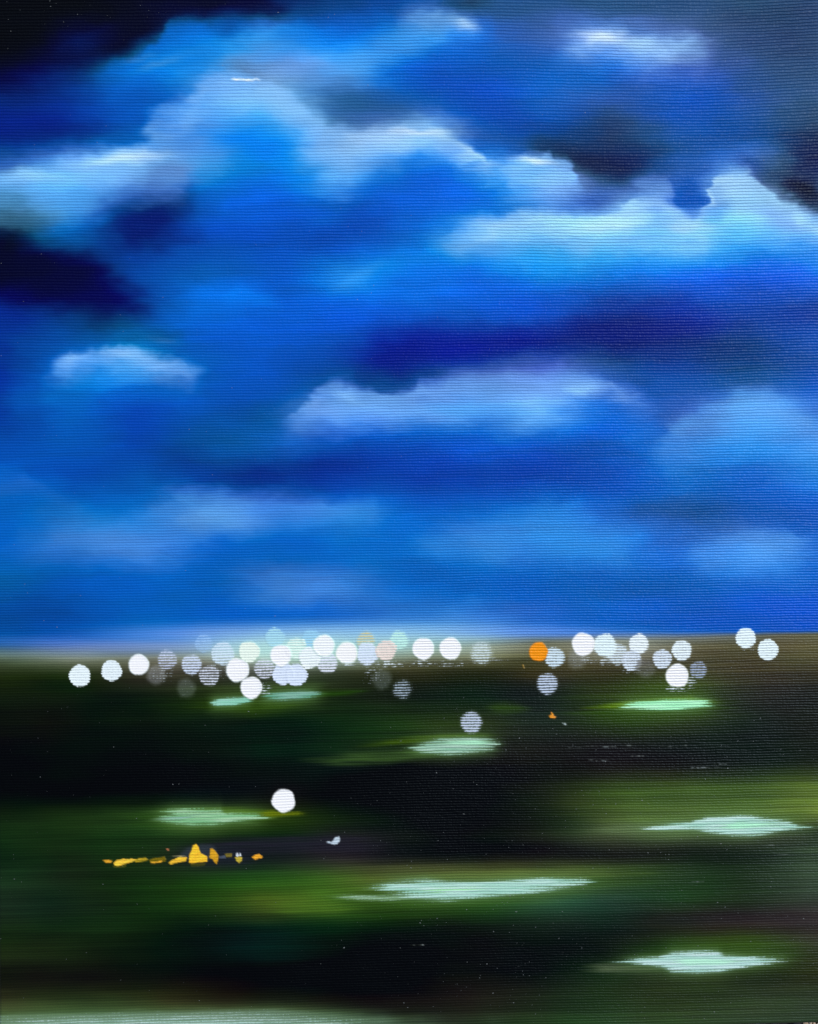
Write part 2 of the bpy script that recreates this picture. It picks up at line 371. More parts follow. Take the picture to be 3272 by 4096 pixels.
# ---- fields: glow patches and bright streaks with ragged, bristle-drawn ends
def patch(top, bot, colour, amp=1.0, soft=5, seed=101, dry=0.0, name=None, label=None, rag=1.0, thr=0.45):
    t = np.array(top, float); b = np.array(bot, float)
    lx0, lx1 = min(t[0, 0], b[0, 0]), max(t[-1, 0], b[-1, 0])
    win(lx0 - 60, lx1 + 60, t[:, 1].min() - 2 * soft - 40, b[:, 1].max() + 2 * soft + 40)
    et = np.interp(X, t[:, 0], t[:, 1]); eb = np.interp(X, b[:, 0], b[:, 1])
    L = lx1 - lx0; th = eb - et
    br = fnoise(X, Y + 0.02 * X, 240, 9, seed, 3); bf = fnoise(X, Y + 0.02 * X, 90, 6.5, seed + 7, 2)   # bristles
    din = np.minimum(Y - et, eb - Y) + rag * ((0.11 * th + 1.5) * br + (.05 * th + 1) * bf)
    if name == SP: soft = soft * 1.6 + 2.5; din = din + 6 + .06 * th
    a = smooth(-soft, soft + .30 * th, din)
    ends = np.minimum(X - lx0, lx1 - X) + rag * L * (.13 * br + .06 * bf)
    a = a * smooth(-.02 * L, (0.20 if name == SP else .34) * L, ends) * smooth(-40, 0, np.minimum(X - lx0, lx1 - X))
    if name == SP: a = a * (.45 + .55 * np.clip(np.minimum(X - lx0, lx1 - X) / (.42 * L), 0, 1) ** .7)
    a = np.clip(amp * a * (1 + 0.22 * br + .12 * bf), 0, 1)
    if name == SP:
        d0 = np.minimum(Y - et, eb - Y)
        gl = np.exp(-(np.clip(-d0 - 4 * bf, 0, None) / 30) ** 1.4) * smooth(-.05 * L, .22 * L, np.minimum(X - lx0, lx1 - X) + .1 * L * br)
        lay(gl * .6, (86, 122, 62))
        lay(amp * np.exp(-(np.clip(-d0 - 3 * bf, 0, None) / 9) ** 1.3) * smooth(0, .3 * L, np.minimum(X - lx0, lx1 - X) + .1 * L * br) * .5, np.asarray(colour) * .8)
    pid = new_part(name, label) if name else None
    if name == SP:
        colour = np.asarray(colour, float) + (24 * bf + 20 * fnoise(X, Y, 200, 18, seed + 20))[..., None] * np.array([1, .5, .8])
        colour = np.clip(colour, 0, 255)
    if dry > 0:
        dd = a * (1 if name == SP else dry)
        OVER[...] = np.where((dd > COVER)[..., None], np.asarray(colour, float), OVER)
        COVER[...] = np.maximum(COVER, dd * (1 if dry < .5 else dry))
        lay(a ** (1 + 2.5 * dry) * (1 - .6 * dry), colour)
        RELIEF[...] += .35 * a * (1 + bf)
        if pid is not None: PART[a > thr * amp] = pid
    else:
        lay(a, colour, pid, thr * amp)
        COVER[...] *= (1 - a)
    return a

SP = 'field_streak'
# far strip, left
patch([(720, 2812), (900, 2800), (1010, 2798), (1120, 2806), (1240, 2820)], [(720, 2830), (900, 2850), (1010, 2866), (1120, 2850), (1240, 2826)], (48, 76, 10), .7, 20, 102)
patch([(1120, 2775), (1300, 2762), (1480, 2756)], [(1120, 2790), (1300, 2790), (1480, 2772)], (34, 66, 10), .8, 10, 103)
patch([(822, 2808), (880, 2802), (960, 2796), (1030, 2790)], [(822, 2813), (870, 2818), (930, 2816), (1030, 2796)], (140, 200, 175), .95, 3, 104, .3, SP, 'thin mint streak below the lone bright disc at the far left of the fields')
patch([(1010, 2786), (1120, 2774), (1200, 2768), (1310, 2768)], [(1010, 2794), (1120, 2796), (1200, 2792), (1310, 2780)], (110, 165, 140), .85, 4, 105, .3, SP, 'thin grey mint streak just under the crowded discs')
# far right
patch([(2260, 2850), (2420, 2815), (2620, 2795), (2800, 2795), (2980, 2815)], [(2260, 2870), (2420, 2892), (2620, 2890), (2800, 2868), (2980, 2840)], (46, 74, 14), .75, 20, 106)
patch([(2330, 2828), (2500, 2806), (2660, 2792), (2730, 2786), (2765, 2782), (2800, 2792), (2860, 2804), (2930, 2808)], [(2330, 2850), (2500, 2836), (2660, 2824), (2800, 2816), (2930, 2812)], (112, 148, 8), .85, 7, 107, 0, 'field_patch', 'lime green grass patch right below the biggest right hand disc')
patch([(2440, 2823), (2560, 2812), (2660, 2806), (2780, 2804), (2850, 2806), (2895, 2808)], [(2440, 2827), (2540, 2828), (2640, 2832), (2700, 2833), (2790, 2825), (2895, 2811)], (158, 232, 178), .95, 4, 108, .3, SP, 'pale mint streak lying in the lime green patch on the right')
patch([(1930, 2820), (2020, 2808), (2130, 2830)], [(1930, 2850), (2020, 2856), (2130, 2842)], (46, 72, 18), .8, 16, 109)
# middle streak
patch([(1200, 3030), (1350, 3012), (1550, 3005), (1760, 2985), (1960, 2975)], [(1200, 3050), (1350, 3066), (1550, 3054), (1760, 3026), (1960, 3012)], (62, 92, 38), .8, 13, 110, 0, 'field_patch', 'olive grass patch trailing left of the middle mint streak')
patch([(1400, 2975), (1600, 2950), (1760, 2938), (1900, 2936), (2010, 2944)], [(1400, 2995), (1600, 2980), (1760, 2962), (1900, 2962), (2010, 2960)], (66, 92, 8), .75, 9, 111)
patch([(1610, 2984), (1700, 2972), (1760, 2958), (1850, 2953), (1950, 2957), (2030, 2975)], [(1610, 2990), (1690, 3004), (1800, 3012), (1900, 3004), (1970, 2996), (2030, 2979)], (150, 190, 165), .85, 5, 112, .3, SP, 'short pale mint streak under the lone grey disc in the middle')
patch([(1710, 2976), (1800, 2962), (1900, 2958), (2015, 2972)], [(1710, 2980), (1800, 2982), (1880, 2984), (1960, 2984), (2015, 2976)], (175, 235, 195), .9, 3, 113)
# left streak under the single disc
patch([(350, 3270), (560, 3240), (800, 3225), (1050, 3228), (1180, 3245)], [(350, 3290), (560, 3300), (800, 3318), (1050, 3304), (1180, 3285)], (42, 72, 20), .65, 18, 114)
patch([(640, 3240), (800, 3232), (960, 3232), (1060, 3240), (1130, 3250)], [(640, 3252), (800, 3262), (960, 3276), (1060, 3284), (1130, 3272)], (92, 128, 18), .75, 7, 115)
patch([(585, 3266), (690, 3244), (780, 3240), (880, 3242), (900, 3258), (1000, 3258), (1100, 3262)], [(585, 3276), (690, 3290), (760, 3298), (850, 3297), (930, 3284), (1010, 3280), (1100, 3270)], (138, 188, 140), .85, 5, 116, .3, SP, 'mint and lime streak beneath the single white disc on the left')
patch([(600, 3272), (720, 3262), (860, 3240), (900, 3242)], [(600, 3282), (720, 3284), (860, 3252), (900, 3250)], (150, 190, 180), .6, 4, 117)
patch([(1010, 3262), (1040, 3238), (1090, 3232), (1130, 3246), (1190, 3244), (1260, 3254)], [(1010, 3266), (1040, 3272), (1090, 3276), (1130, 3270), (1190, 3266), (1260, 3258)], (104, 118, 8), .9, 5, 118, .35)
patch([(700, 3380), (1000, 3340), (1340, 3335), (1640, 3372)], [(700, 3400), (1000, 3412), (1340, 3402), (1640, 3384)], (34, 32, 42), .8, 14, 119)
patch([(680, 3390), (800, 3375), (1050, 3388)], [(680, 3440), (800, 3474), (1050, 3470)], (30, 36, 44), .7, 14, 120)
# right streak
patch([(2450, 3180), (2700, 3125), (3000, 3105), (3300, 3085)], [(2450, 3270), (2700, 3290), (3000, 3290), (3300, 3300)], (50, 72, 28), .35, 34, 121, 0, 'field_patch', 'wide green grass patch at the right edge of the canvas')
patch([(2960, 3250), (3060, 3245), (3160, 3225), (3300, 3160)], [(2960, 3262), (3060, 3285), (3160, 3300), (3300, 3304)], (66, 92, 28), .35, 24, 122)
patch([(2300, 3316), (2520, 3290), (2750, 3286), (2850, 3290)], [(2300, 3326), (2520, 3348), (2750, 3350), (2850, 3340)], (92, 112, 70), .7, 10, 123)
patch([(2530, 3310), (2640, 3302), (2760, 3296), (2830, 3274), (2950, 3266), (3010, 3271), (3060, 3280), (3150, 3288), (3190, 3302), (3300, 3308)], [(2530, 3314), (2640, 3314), (2770, 3312), (2850, 3326), (2930, 3336), (3000, 3338), (3060, 3330), (3130, 3319), (3190, 3312), (3300, 3311)], (172, 212, 196), .96, 4, 124, .3, SP, 'wide pale mint streak near the right edge in bright green grass', rag=.7)
patch([(2850, 3292), (2950, 3280), (3060, 3292), (3160, 3298)], [(2850, 3308), (2950, 3322), (3060, 3312), (3160, 3306)], (176, 240, 200), .8, 4, 125)
# large middle streak
patch([(1060, 3592), (1250, 3560), (1500, 3500), (1800, 3490), (2200, 3482), (2700, 3475)], [(1060, 3640), (1250, 3668), (1500, 3690), (1800, 3680), (2200, 3600), (2700, 3520)], (46, 72, 22), .5, 26, 126, 0, 'field_patch', 'long grass green patch around the largest mint streak')
patch([(1500, 3506), (1800, 3494), (2200, 3484), (2620, 3482)], [(1500, 3530), (1800, 3526), (2200, 3520), (2620, 3505)], (106, 124, 60), .6, 10, 127)
patch([(1040, 3612), (1150, 3604), (1300, 3600), (1480, 3632)], [(1040, 3640), (1150, 3662), (1300, 3664), (1480, 3646)], (76, 108, 30), .65, 14, 128)
patch([(1240, 3584), (1400, 3568), (1600, 3570), (1760, 3590)], [(1240, 3592), (1400, 3602), (1560, 3612), (1760, 3602)], (165, 200, 175), .9, 7, 129, .55)
patch([(1440, 3566), (1490, 3542), (1560, 3524), (1700, 3518), (1790, 3532), (1900, 3534), (2050, 3526), (2200, 3518), (2420, 3520)], [(1440, 3572), (1520, 3578), (1640, 3588), (1780, 3596), (1880, 3588), (2000, 3576), (2180, 3560), (2300, 3540), (2420, 3526)], (164, 208, 190), .96, 5, 130, .3, SP, 'largest mint streak, in the lower middle of the fields')
patch([(1600, 3552), (1740, 3544), (1900, 3540), (2050, 3540)], [(1600, 3562), (1740, 3576), (1900, 3566), (2050, 3550)], (158, 236, 158), .65, 5, 131)
# lower right streak
patch([(2560, 3780), (2700, 3765), (2850, 3755), (3100, 3738), (3300, 3790)], [(2560, 3830), (2700, 3860), (2850, 3880), (3100, 3876), (3300, 3840)], (40, 62, 16), .6, 22, 132, 0, 'field_patch', 'dark green grass patch at the lower right around a white streak')
patch([(2330, 3858), (2480, 3850), (2700, 3868)], [(2330, 3888), (2480, 3900), (2700, 3890)], (88, 102, 72), .65, 9, 133)
patch([(2420, 3841), (2560, 3836), (2630, 3834), (2690, 3812), (2780, 3808), (2870, 3811), (2900, 3825), (3000, 3832), (3180, 3838)], [(2420, 3846), (2600, 3858), (2650, 3866), (2690, 3882), (2790, 3888), (2880, 3880), (2960, 3866), (3060, 3852), (3180, 3842)], (176, 212, 202), .97, 4, 134, .3, SP, 'whitish mint streak at the lower right corner of the canvas', rag=.7)
patch([(2640, 3840), (2760, 3828), (2900, 3836), (3020, 3842)], [(2640, 3850), (2760, 3868), (2900, 3860), (3020, 3848)], (184, 240, 208), .8, 4, 135)
# bottom left, dragged so dry that only the ribs take it
blob(560, 4122, 1000, 58, -1, (128, 164, 156), .85, 3, 190, .12)
patch([(-360, 4072), (300, 4062), (700, 4052), (1100, 4046), (1700, 4080)], [(-360, 4180), (300, 4180), (700, 4180), (1100, 4170), (1700, 4140)], (172, 204, 196), .7, 12, 136, .55, SP, 'dry brushed grey mint streak along the bottom edge at the left', rag=.6)
# thin scratches of light on the black ground
for i, (x, y, l) in enumerate([(2270, 2990, 200), (2495, 2982, 40), (2495, 3000, 38), (2345, 3042, 100), (2520, 3025, 60), (2600, 2980, 30), (2640, 2985, 110), (2760, 3070, 130), (2850, 3058, 60), (3040, 3380, 80), (2700, 3500, 40), (2760, 3526, 60), (3105, 3420, 50), (1640, 3780, 60)]):
    win(x - 10, x + l + 10, y - 30, y + 30)
    yy = y + 0.0007 * (X - x - l / 2) ** 2 / 10 - 0.02 * (X - x) + 2 * vnoise(X, Y, 40, 999, 140 + i)
    s_ = smooth(0, 1, 1.3 - np.abs(Y - yy) / 1.7) * smooth(x, x + 8, X) * (1 - smooth(x + l - 8, x + l, X))
    lay(s_ * np.clip(.55 + .6 * vnoise(X, Y, 9, 99, 160 + i), 0, 1), (112, 120, 118))

# ---- soft discs of light
DISCS = [  # x, y, radius, cover, colour, softness, what it looks like
 (624, 2701, 37, .34, (205, 210, 220), 9, 'ghostly grey disc under the third bright disc from the left'),
 (745, 2753, 37, .26, (190, 205, 205), 10, 'faintest grey disc low on the dark field at the left'),
 (669, 2639, 39, .44, (205, 215, 240), 4, 'striped lavender disc right of the third bright disc'),
 (766, 2659, 40, .58, (205, 218, 238), 4, 'greyish blue disc left of the pale overlapping pair'),
 (837, 2703, 41, .46, (215, 222, 235), 3, 'thinly striped disc hanging below the misty pair'),
 (814, 2575, 36, .38, (160, 200, 245), 4, 'pale blue disc in the sky above the grey pair'),
 (891, 2615, 46, .60, (205, 225, 238), 4, 'large misty grey blue disc left of the greenish one'),
 (1099, 2549, 38, .62, (165, 215, 228), 5, 'topmost pale teal disc of the crowd on the left'),
 (1243, 2555, 35, .58, (150, 205, 232), 5, 'small teal disc peeping above the cream disc'),
 (997, 2607, 41, .85, (228, 255, 226), 5, 'pale lime white disc above the bright lower pair'),
 (1057, 2675, 40, .46, (220, 225, 240), 3, 'striped disc between the bright pair and the lavender pair'),
 (1183, 2594, 41, .62, (220, 252, 228), 6, 'mint white disc behind the brightest of the crowd'),
 (1463, 2562, 36, .50, (205, 200, 150), 9, 'dull ochre disc, highest of the warm toned discs'),
 (1596, 2562, 37, .60, (190, 236, 222), 8, 'mint disc above and right of the peach disc'),
 (1470, 2617, 43, .74, (212, 225, 240), 6, 'misty white disc between the cream and the peach disc'),
 (1544, 2602, 39, .74, (232, 216, 205), 6, 'peach tinted disc in the middle of the row'),
 (1528, 2717, 38, .30, (165, 180, 185), 12, 'very dim grey disc below the peach disc'),
 (1609, 2758, 38, .40, (180, 198, 212), 11, 'dim bluish disc low on the field below the mint disc'),
 (1308, 2651, 42, .58, (222, 228, 245), 3, 'striped disc tucked under the cream white disc'),
 (1133, 2696, 43, .90, (212, 224, 246), 3, 'lavender disc, left one of the low overlapping pair'),
 (1186, 2700, 43, .90, (212, 224, 246), 4, 'lavender disc, right one of the low overlapping pair'),
 (1238, 2633, 41, .80, (232, 246, 240), 4, 'cream white disc directly above the lavender pair'),
 (1123, 2622, 42, 1.0, (240, 250, 246), 3, 'bright white disc sitting on the lavender pair'),
 (1295, 2583, 43, .97, (236, 252, 240), 4, 'bright creamy disc just below the small teal one'),
 (1387, 2612, 43, .97, (242, 252, 238), 4, 'cream disc alone right of the crowd, loose flecks beneath'),
 (1925, 2612, 44, .50, (205, 222, 225), 14, 'blurred whitish smudge disc left of the orange one'),
 (2307, 2638, 38, .34, (170, 180, 190), 12, 'dim smudged disc under the largest white disc on the right'),
 (2218, 2630, 40, .68, (205, 225, 235), 6, 'grey white disc touching the orange disc'),
 (2189, 2735, 42, .56, (195, 210, 230), 8, 'soft bluish disc on the dark field below the orange disc'),
 (2469, 2617, 42, .55, (215, 232, 242), 9, 'hazy disc between the white pair and the mottled one'),
 (2419, 2581, 45, .80, (222, 240, 246), 6, 'hazy white disc overlapping the largest one from the right'),
 (2555, 2575, 39, .78, (230, 240, 252), 5, 'striped white disc above the mottled one'),
 (2527, 2643, 40, .64, (215, 228, 240), 4, 'mottled disc with crumbly edge below the striped one'),
 (2584, 2675, 36, .34, (150, 155, 165), 11, 'barely visible grey disc between mottled and brightest right disc'),
 (2649, 2636, 38, .68, (215, 228, 240), 4, 'striped grey white disc, left of two level with the brown haze'),
 (2727, 2602, 40, .76, (225, 238, 248), 4, 'striped white disc directly above the brightest low right disc'),
 (2793, 2680, 35, .50, (160, 175, 200), 5, 'grey blue disc leaning on the brightest low right disc'),
 (2709, 2703, 46, 1.0, (250, 255, 255), 3, 'brightest disc low on the right, crumbs along its lower rim'),
 (2983, 2552, 40, .84, (225, 240, 252), 4, 'striped white disc crossing the horizon at the right, the higher of two'),
 (3072, 2599, 41, .82, (225, 240, 252), 3, 'striped white disc below right of the one crossing the horizon'),
 (2333, 2577, 45, 1.0, (250, 255, 252), 3, 'large solid white disc, biggest on the right half'),
 (1693, 2595, 43, 1.0, (248, 255, 250), 3, 'solid white disc, left one of the even pair in the middle'),
 (1801, 2594, 43, 1.0, (248, 255, 250), 3, 'solid white disc, right one of the even pair in the middle'),
 (319, 2703, 43, .86, (228, 240, 250), 3, 'striped white disc, farthest left of all'),
 (446, 2683, 41, .84, (226, 238, 250), 3, 'striped white disc, second from the left'),
 (555, 2659, 41, 1.0, (242, 252, 252), 3, 'solid white disc, third from the left'),
 (950, 2680, 46, 1.0, (242, 252, 252), 3, 'large solid disc, upper of the two bright ones left of the lavender pair'),
 (1005, 2751, 43, 1.0, (248, 252, 255), 3, 'solid white disc touching the thin mint streak'),
 (1885, 2890, 43, .60, (190, 202, 220), 9, 'speckled grey disc alone on the dark field above a mint streak'),
 (1134, 3203, 46, 1.0, (250, 254, 255), 3, 'lone bright white disc lowest of all, over a lime streak'),
 (2154, 2607, 37, 1.0, (252, 146, 18), 3, 'solid orange disc, the only orange one'),
]
for i, (cx, cy, r, cov, colr, sf, label) in enumerate(DISCS):
    win(cx - 80, cx + 80, cy - 80, cy + 80)
    dx, dy = X - cx, Y - cy
    ang = np.arctan2(dy, dx)
    lump = 1 + 0.025 * np.sin(3 * ang + i) + 0.018 * np.sin(5 * ang + 2.3 * i)
    d = r * lump - np.hypot(dx, dy * 0.98) + (1.6 + 0.25 * sf) * fnoise(X, Y, 9, 7, 200 + i)
    a = smooth(-sf - 1.5, sf + 1, d)
    pid = new_part('light_disc', label)
    if cov >= .97:
        lay(a, colr); COVER[...] *= (1 - a)
    else:
        base = cov * (.30 + .32 * cov)
        if cov < .36: base = cov * .8
        lay(a * base, colr)
        ne = a * cov * (.9 if cov >= .36 else .45)
        blend = (ne > 0.02)[..., None]
        OVER[...] = np.where(blend, np.asarray(colr, float), OVER)
        COVER[...] = np.where(ne > 0.02, COVER * (1 - a) + ne, COVER)
    RELIEF[...] += a * (0.55 * cov) + 0.3 * cov * np.exp(-((d - 2) / 5) ** 2)
    PART[(np.hypot(dx, dy) < r + 1)] = pid
blob(2130, 2690, 60, 34, 0, (60, 48, 8), .35)

# loose flecks of white beneath some discs: dry paint caught on the crests
for i, (cx, cy, rx, ry, n) in enumerate([(1400, 2652, 55, 15, .40), (1560, 2655, 60, 20, .42), (1690, 2652, 60, 18, .36), (1805, 2655, 70, 16, .30), (2704, 2756, 55, 13, .40), (2765, 2728, 24, 32, .36), (1950, 2640, 90, 20, .26),
                                         (2430, 2645, 80, 20, .38), (2525, 2680, 45, 14, .34), (1055, 2757, 35, 32, .34), (650, 2690, 60, 40, .24), (870, 2680, 70, 40, .24), (1490, 2690, 60, 50, .22), (2340, 2640, 60, 20, .30), (2990, 2590, 40, 14, .28)]):
    win(cx - 3 * rx, cx + 3 * rx, cy - 3 * ry, cy + 3 * ry)
    g_ = n * np.exp(-((X - cx) / rx) ** 2 - ((Y - cy) / ry) ** 2) * (1 + .5 * vnoise(X, Y, 14, 9, 300 + i))
    s_ = g_ > COVER
    OVER[s_] = (215, 228, 232)
    COVER[s_] = g_[s_]
full()

# ---- small thick dabs
def poly(pts, colour, seed, name=None, label=None, amp=1.0, soft=2.5, lift=.9, ox=400, oy=3300, k=2.46, cols=None):
    p = np.array(pts, float) / k + np.array([ox, oy])
    x0, y0 = p.min(0) - 14; x1, y1 = p.max(0) + 14
    win(x0, x1, y0, y1)
    sel = (X > x0) & (X < x1) & (Y > y0) & (Y < y1)
    xs, ys = X[sel], Y[sel]
    inside = np.zeros(xs.shape, bool); dist = np.full(xs.shape, 1e9)
    for i in range(len(p)):
        (ax, ay), (bx, by) = p[i], p[(i + 1) % len(p)]
        c = ((ay > ys) != (by > ys)) & (xs < (bx - ax) * (ys - ay) / (by - ay + 1e-9) + ax)
        inside ^= c
        t = np.clip(((xs - ax) * (bx - ax) + (ys - ay) * (by - ay)) / ((bx - ax) ** 2 + (by - ay) ** 2 + 1e-9), 0, 1)
        dist = np.minimum(dist, np.hypot(xs - ax - t * (bx - ax), ys - ay - t * (by - ay)))
    sd = np.where(inside, dist, -dist) + 2.0 * fnoise(xs, ys, 12, 7, seed)
    a = np.zeros_like(X); a[sel] = amp * smooth(-soft, soft, sd)
    var = (1 + .16 * fnoise(X, Y + .5 * X, 24, 5, seed + 1))[..., None]
    cc = np.clip(np.asarray(colour, float) * var, 0, 255)
    C[...] = C * (1 - a[..., None]) + cc * a[..., None]
    RELIEF[...] += lift * a * (1 + .5 * fnoise(X, Y + .4 * X, 22, 5, seed + 2))
    COVER[...] *= (1 - a)
    if name: PART[a > .45 * amp] = new_part(name, label)

YD = 'yellow_dab'
poly([(780, 330), (800, 270), (860, 225), (1000, 190), (1120, 200), (1150, 260), (1100, 340)], (70, 78, 92), 400, amp=.35, soft=9, lift=.1)
poly([(120, 405), (160, 395), (260, 395), (250, 412), (160, 420)], (92, 90, 22), 401, amp=.8, lift=.2)
poly([(28, 350), (80, 343), (128, 350), (105, 372), (60, 370)], (222, 160, 44), 402, YD, 'small leaf shaped yellow dab at the far left end of the row')
poly([(130, 378), (165, 345), (245, 334), (345, 335), (385, 342), (300, 366), (235, 388), (180, 404), (145, 400)], (252, 196, 62), 403, YD, 'bright elongated yellow dab second from the left in the row')
poly([(340, 345), (385, 328), (450, 323), (480, 345), (430, 358), (345, 366)], (178, 150, 34), 404, YD, 'olive yellow dab joining the bright elongated one')
poly([(478, 345), (520, 328), (600, 318), (635, 308), (652, 335), (640, 360), (540, 378), (500, 372)], (112, 96, 16), 405, YD, 'dull olive dab in the middle of the row')
poly([(498, 364), (560, 362), (618, 350), (600, 366), (540, 376), (502, 376)], (248, 180, 50), 406)
poly([(668, 380), (700, 350), (760, 322), (800, 312), (855, 318), (852, 356), (760, 370), (700, 386)], (244, 190, 54), 407, YD, 'yellow dab leaning against the tall peaked one')
poly([(690, 312), (760, 300), (850, 304), (850, 314), (760, 312)], (176, 160, 120), 408, amp=.6, lift=.3)
poly([(872, 374), (878, 300), (902, 245), (912, 205), (945, 184), (966, 210), (990, 278), (1055, 310), (1056, 362), (990, 368), (900, 380)], (250, 190, 48), 409, YD, 'tall peaked yellow dab, largest of the row')
poly([(1072, 320), (1082, 290), (1080, 235), (1102, 228), (1135, 258), (1168, 300), (1166, 330), (1148, 384), (1128, 370), (1106, 340)], (206, 152, 34), 410, YD, 'ragged amber dab just right of the tall peaked one')
poly([(880, 384), (980, 376), (1040, 372), (1030, 400), (900, 410)], (80, 78, 20), 411, amp=.6, lift=.1)
poly([(1226, 286), (1300, 280), (1296, 312), (1240, 318)], (142, 124, 40), 412, YD, 'dim blurred olive dab between the amber and the white tipped dabs', amp=.8)
poly([(1165, 312), (1230, 300), (1240, 326), (1180, 326)], (110, 122, 140), 413, amp=.6, lift=.2)
poly([(1328, 320), (1365, 305), (1402, 318), (1396, 350), (1368, 374), (1338, 348)], (190, 168, 56), 414, YD, 'little yellow dab with two white tips')
poly([(1338, 306), (1346, 275), (1358, 270), (1364, 302), (1352, 312)], (215, 222, 228), 415)
poly([(1368, 304), (1374, 274), (1388, 284), (1390, 308)], (215, 222, 228), 416)
poly([(1494, 316), (1530, 292), (1562, 282), (1600, 308), (1592, 326), (1560, 328), (1524, 346)], (236, 164, 44), 417, YD, 'small amber dab at the right end of the row')
poly([(654, 238), (668, 232), (682, 240), (676, 254), (658, 252)], (196, 120, 80), 418)
poly([(338, 734), (352, 728), (372, 734), (385, 722), (400, 702), (425, 698), (430, 722), (412, 745), (392, 750), (368, 742)], (188, 204, 214), 419, 'pale_dab', 'tiny grey white bird shaped dab on the dark field', ox=1086, oy=2900, k=1.565)
poly([(750, 790), (775, 782), (772, 760), (790, 775), (796, 790), (814, 798), (800, 810), (770, 806)], (222, 142, 40), 420, 'orange_dab', 'tiny orange star shaped dab below the soft bluish disc', ox=1800, oy=2450, k=1.913)
poly([(860, 848), (878, 846), (894, 858), (880, 862)], (190, 205, 205), 421, ox=1800, oy=2450, k=1.913)
poly([(556, 402), (564, 400), (570, 424), (562, 426)], (190, 150, 70), 422, ox=1800, oy=2450, k=1.913)

full()
# where glints off glossy weave bumps are painted in as pale specks
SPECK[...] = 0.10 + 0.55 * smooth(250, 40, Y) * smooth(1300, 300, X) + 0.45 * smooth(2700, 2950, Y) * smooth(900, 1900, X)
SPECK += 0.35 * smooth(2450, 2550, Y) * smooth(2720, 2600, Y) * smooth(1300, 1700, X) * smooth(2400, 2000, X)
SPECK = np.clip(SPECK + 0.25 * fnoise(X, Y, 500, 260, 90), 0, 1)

# rib phase of the weave (ribs sag and climb a little across the cloth)
w_ = Y + 0.022 * X * (Y / H) + 0.030 * np.clip(X - 2800, 0, None) ** 1.25 / 5 * smooth(1700, 300, Y) + 9 * fnoise(X, Y, 900, 700, 91, 2) + 2.2 * fnoise(X, Y, 160, 60, 92, 2)
tw = np.arange(-200, 4600, 4.0)
per = 12.6 - 2.0 * np.clip(tw / 2400, 0, 1)
ph = np.cumsum(4.0 / per)
RIB = np.interp(w_, tw, ph)

PIG = np.clip((lin(C) - .0026) / KW, 0.0008, 0.92)
PIGO = np.clip(lin(OVER) / KW, 0.0008, 0.92)

# ------------------------------------------------------------------ materials
def nodes(name):
    m_ = bpy.data.materials.new(name); m_.use_nodes = True
    return m_, m_.node_tree, m_.node_tree.nodes['Principled BSDF']

class NT:
    def __init__(s, t): s.t = t
    def n(s, typ, **kw):
        o = s.t.nodes.new(typ)
        for k_, v_ in kw.items(): setattr(o, k_, v_)
        return o
    def put(s, sock, v):
        if hasattr(v, 'is_output'): s.t.links.new(v, sock)
        else: sock.default_value = v
    def m(s, op, a, b=0.0, c=0.0, clamp=False):
        o = s.n('ShaderNodeMath', operation=op, use_clamp=clamp)
        for i_, v_ in enumerate((a, b, c)): s.put(o.inputs[i_], v_)
        return o.outputs[0]
    def attr(s, nm, what='Fac'):
        o = s.n('ShaderNodeAttribute', attribute_name=nm); return o.outputs[what]
    def noise(s, vec, scale, detail=2.0, rough=.5, stretch=None):
        if stretch:
            mp = s.n('ShaderNodeMapping'); s.put(mp.inputs['Vector'], vec); mp.inputs['Scale'].default_value = stretch; vec = mp.outputs[0]
        o = s.n('ShaderNodeTexNoise'); s.put(o.inputs['Vector'], vec)
        o.inputs['Scale'].default_value = scale; o.inputs['Detail'].default_value = detail; o.inputs['Roughness'].default_value = rough
        return o.outputs[0]
    def mix(s, f, a, b):
        o = s.n('ShaderNodeMix', data_type='RGBA')
        s.put(o.inputs[0], f); s.put(o.inputs[6], a); s.put(o.inputs[7], b)
        return o.outputs[2]

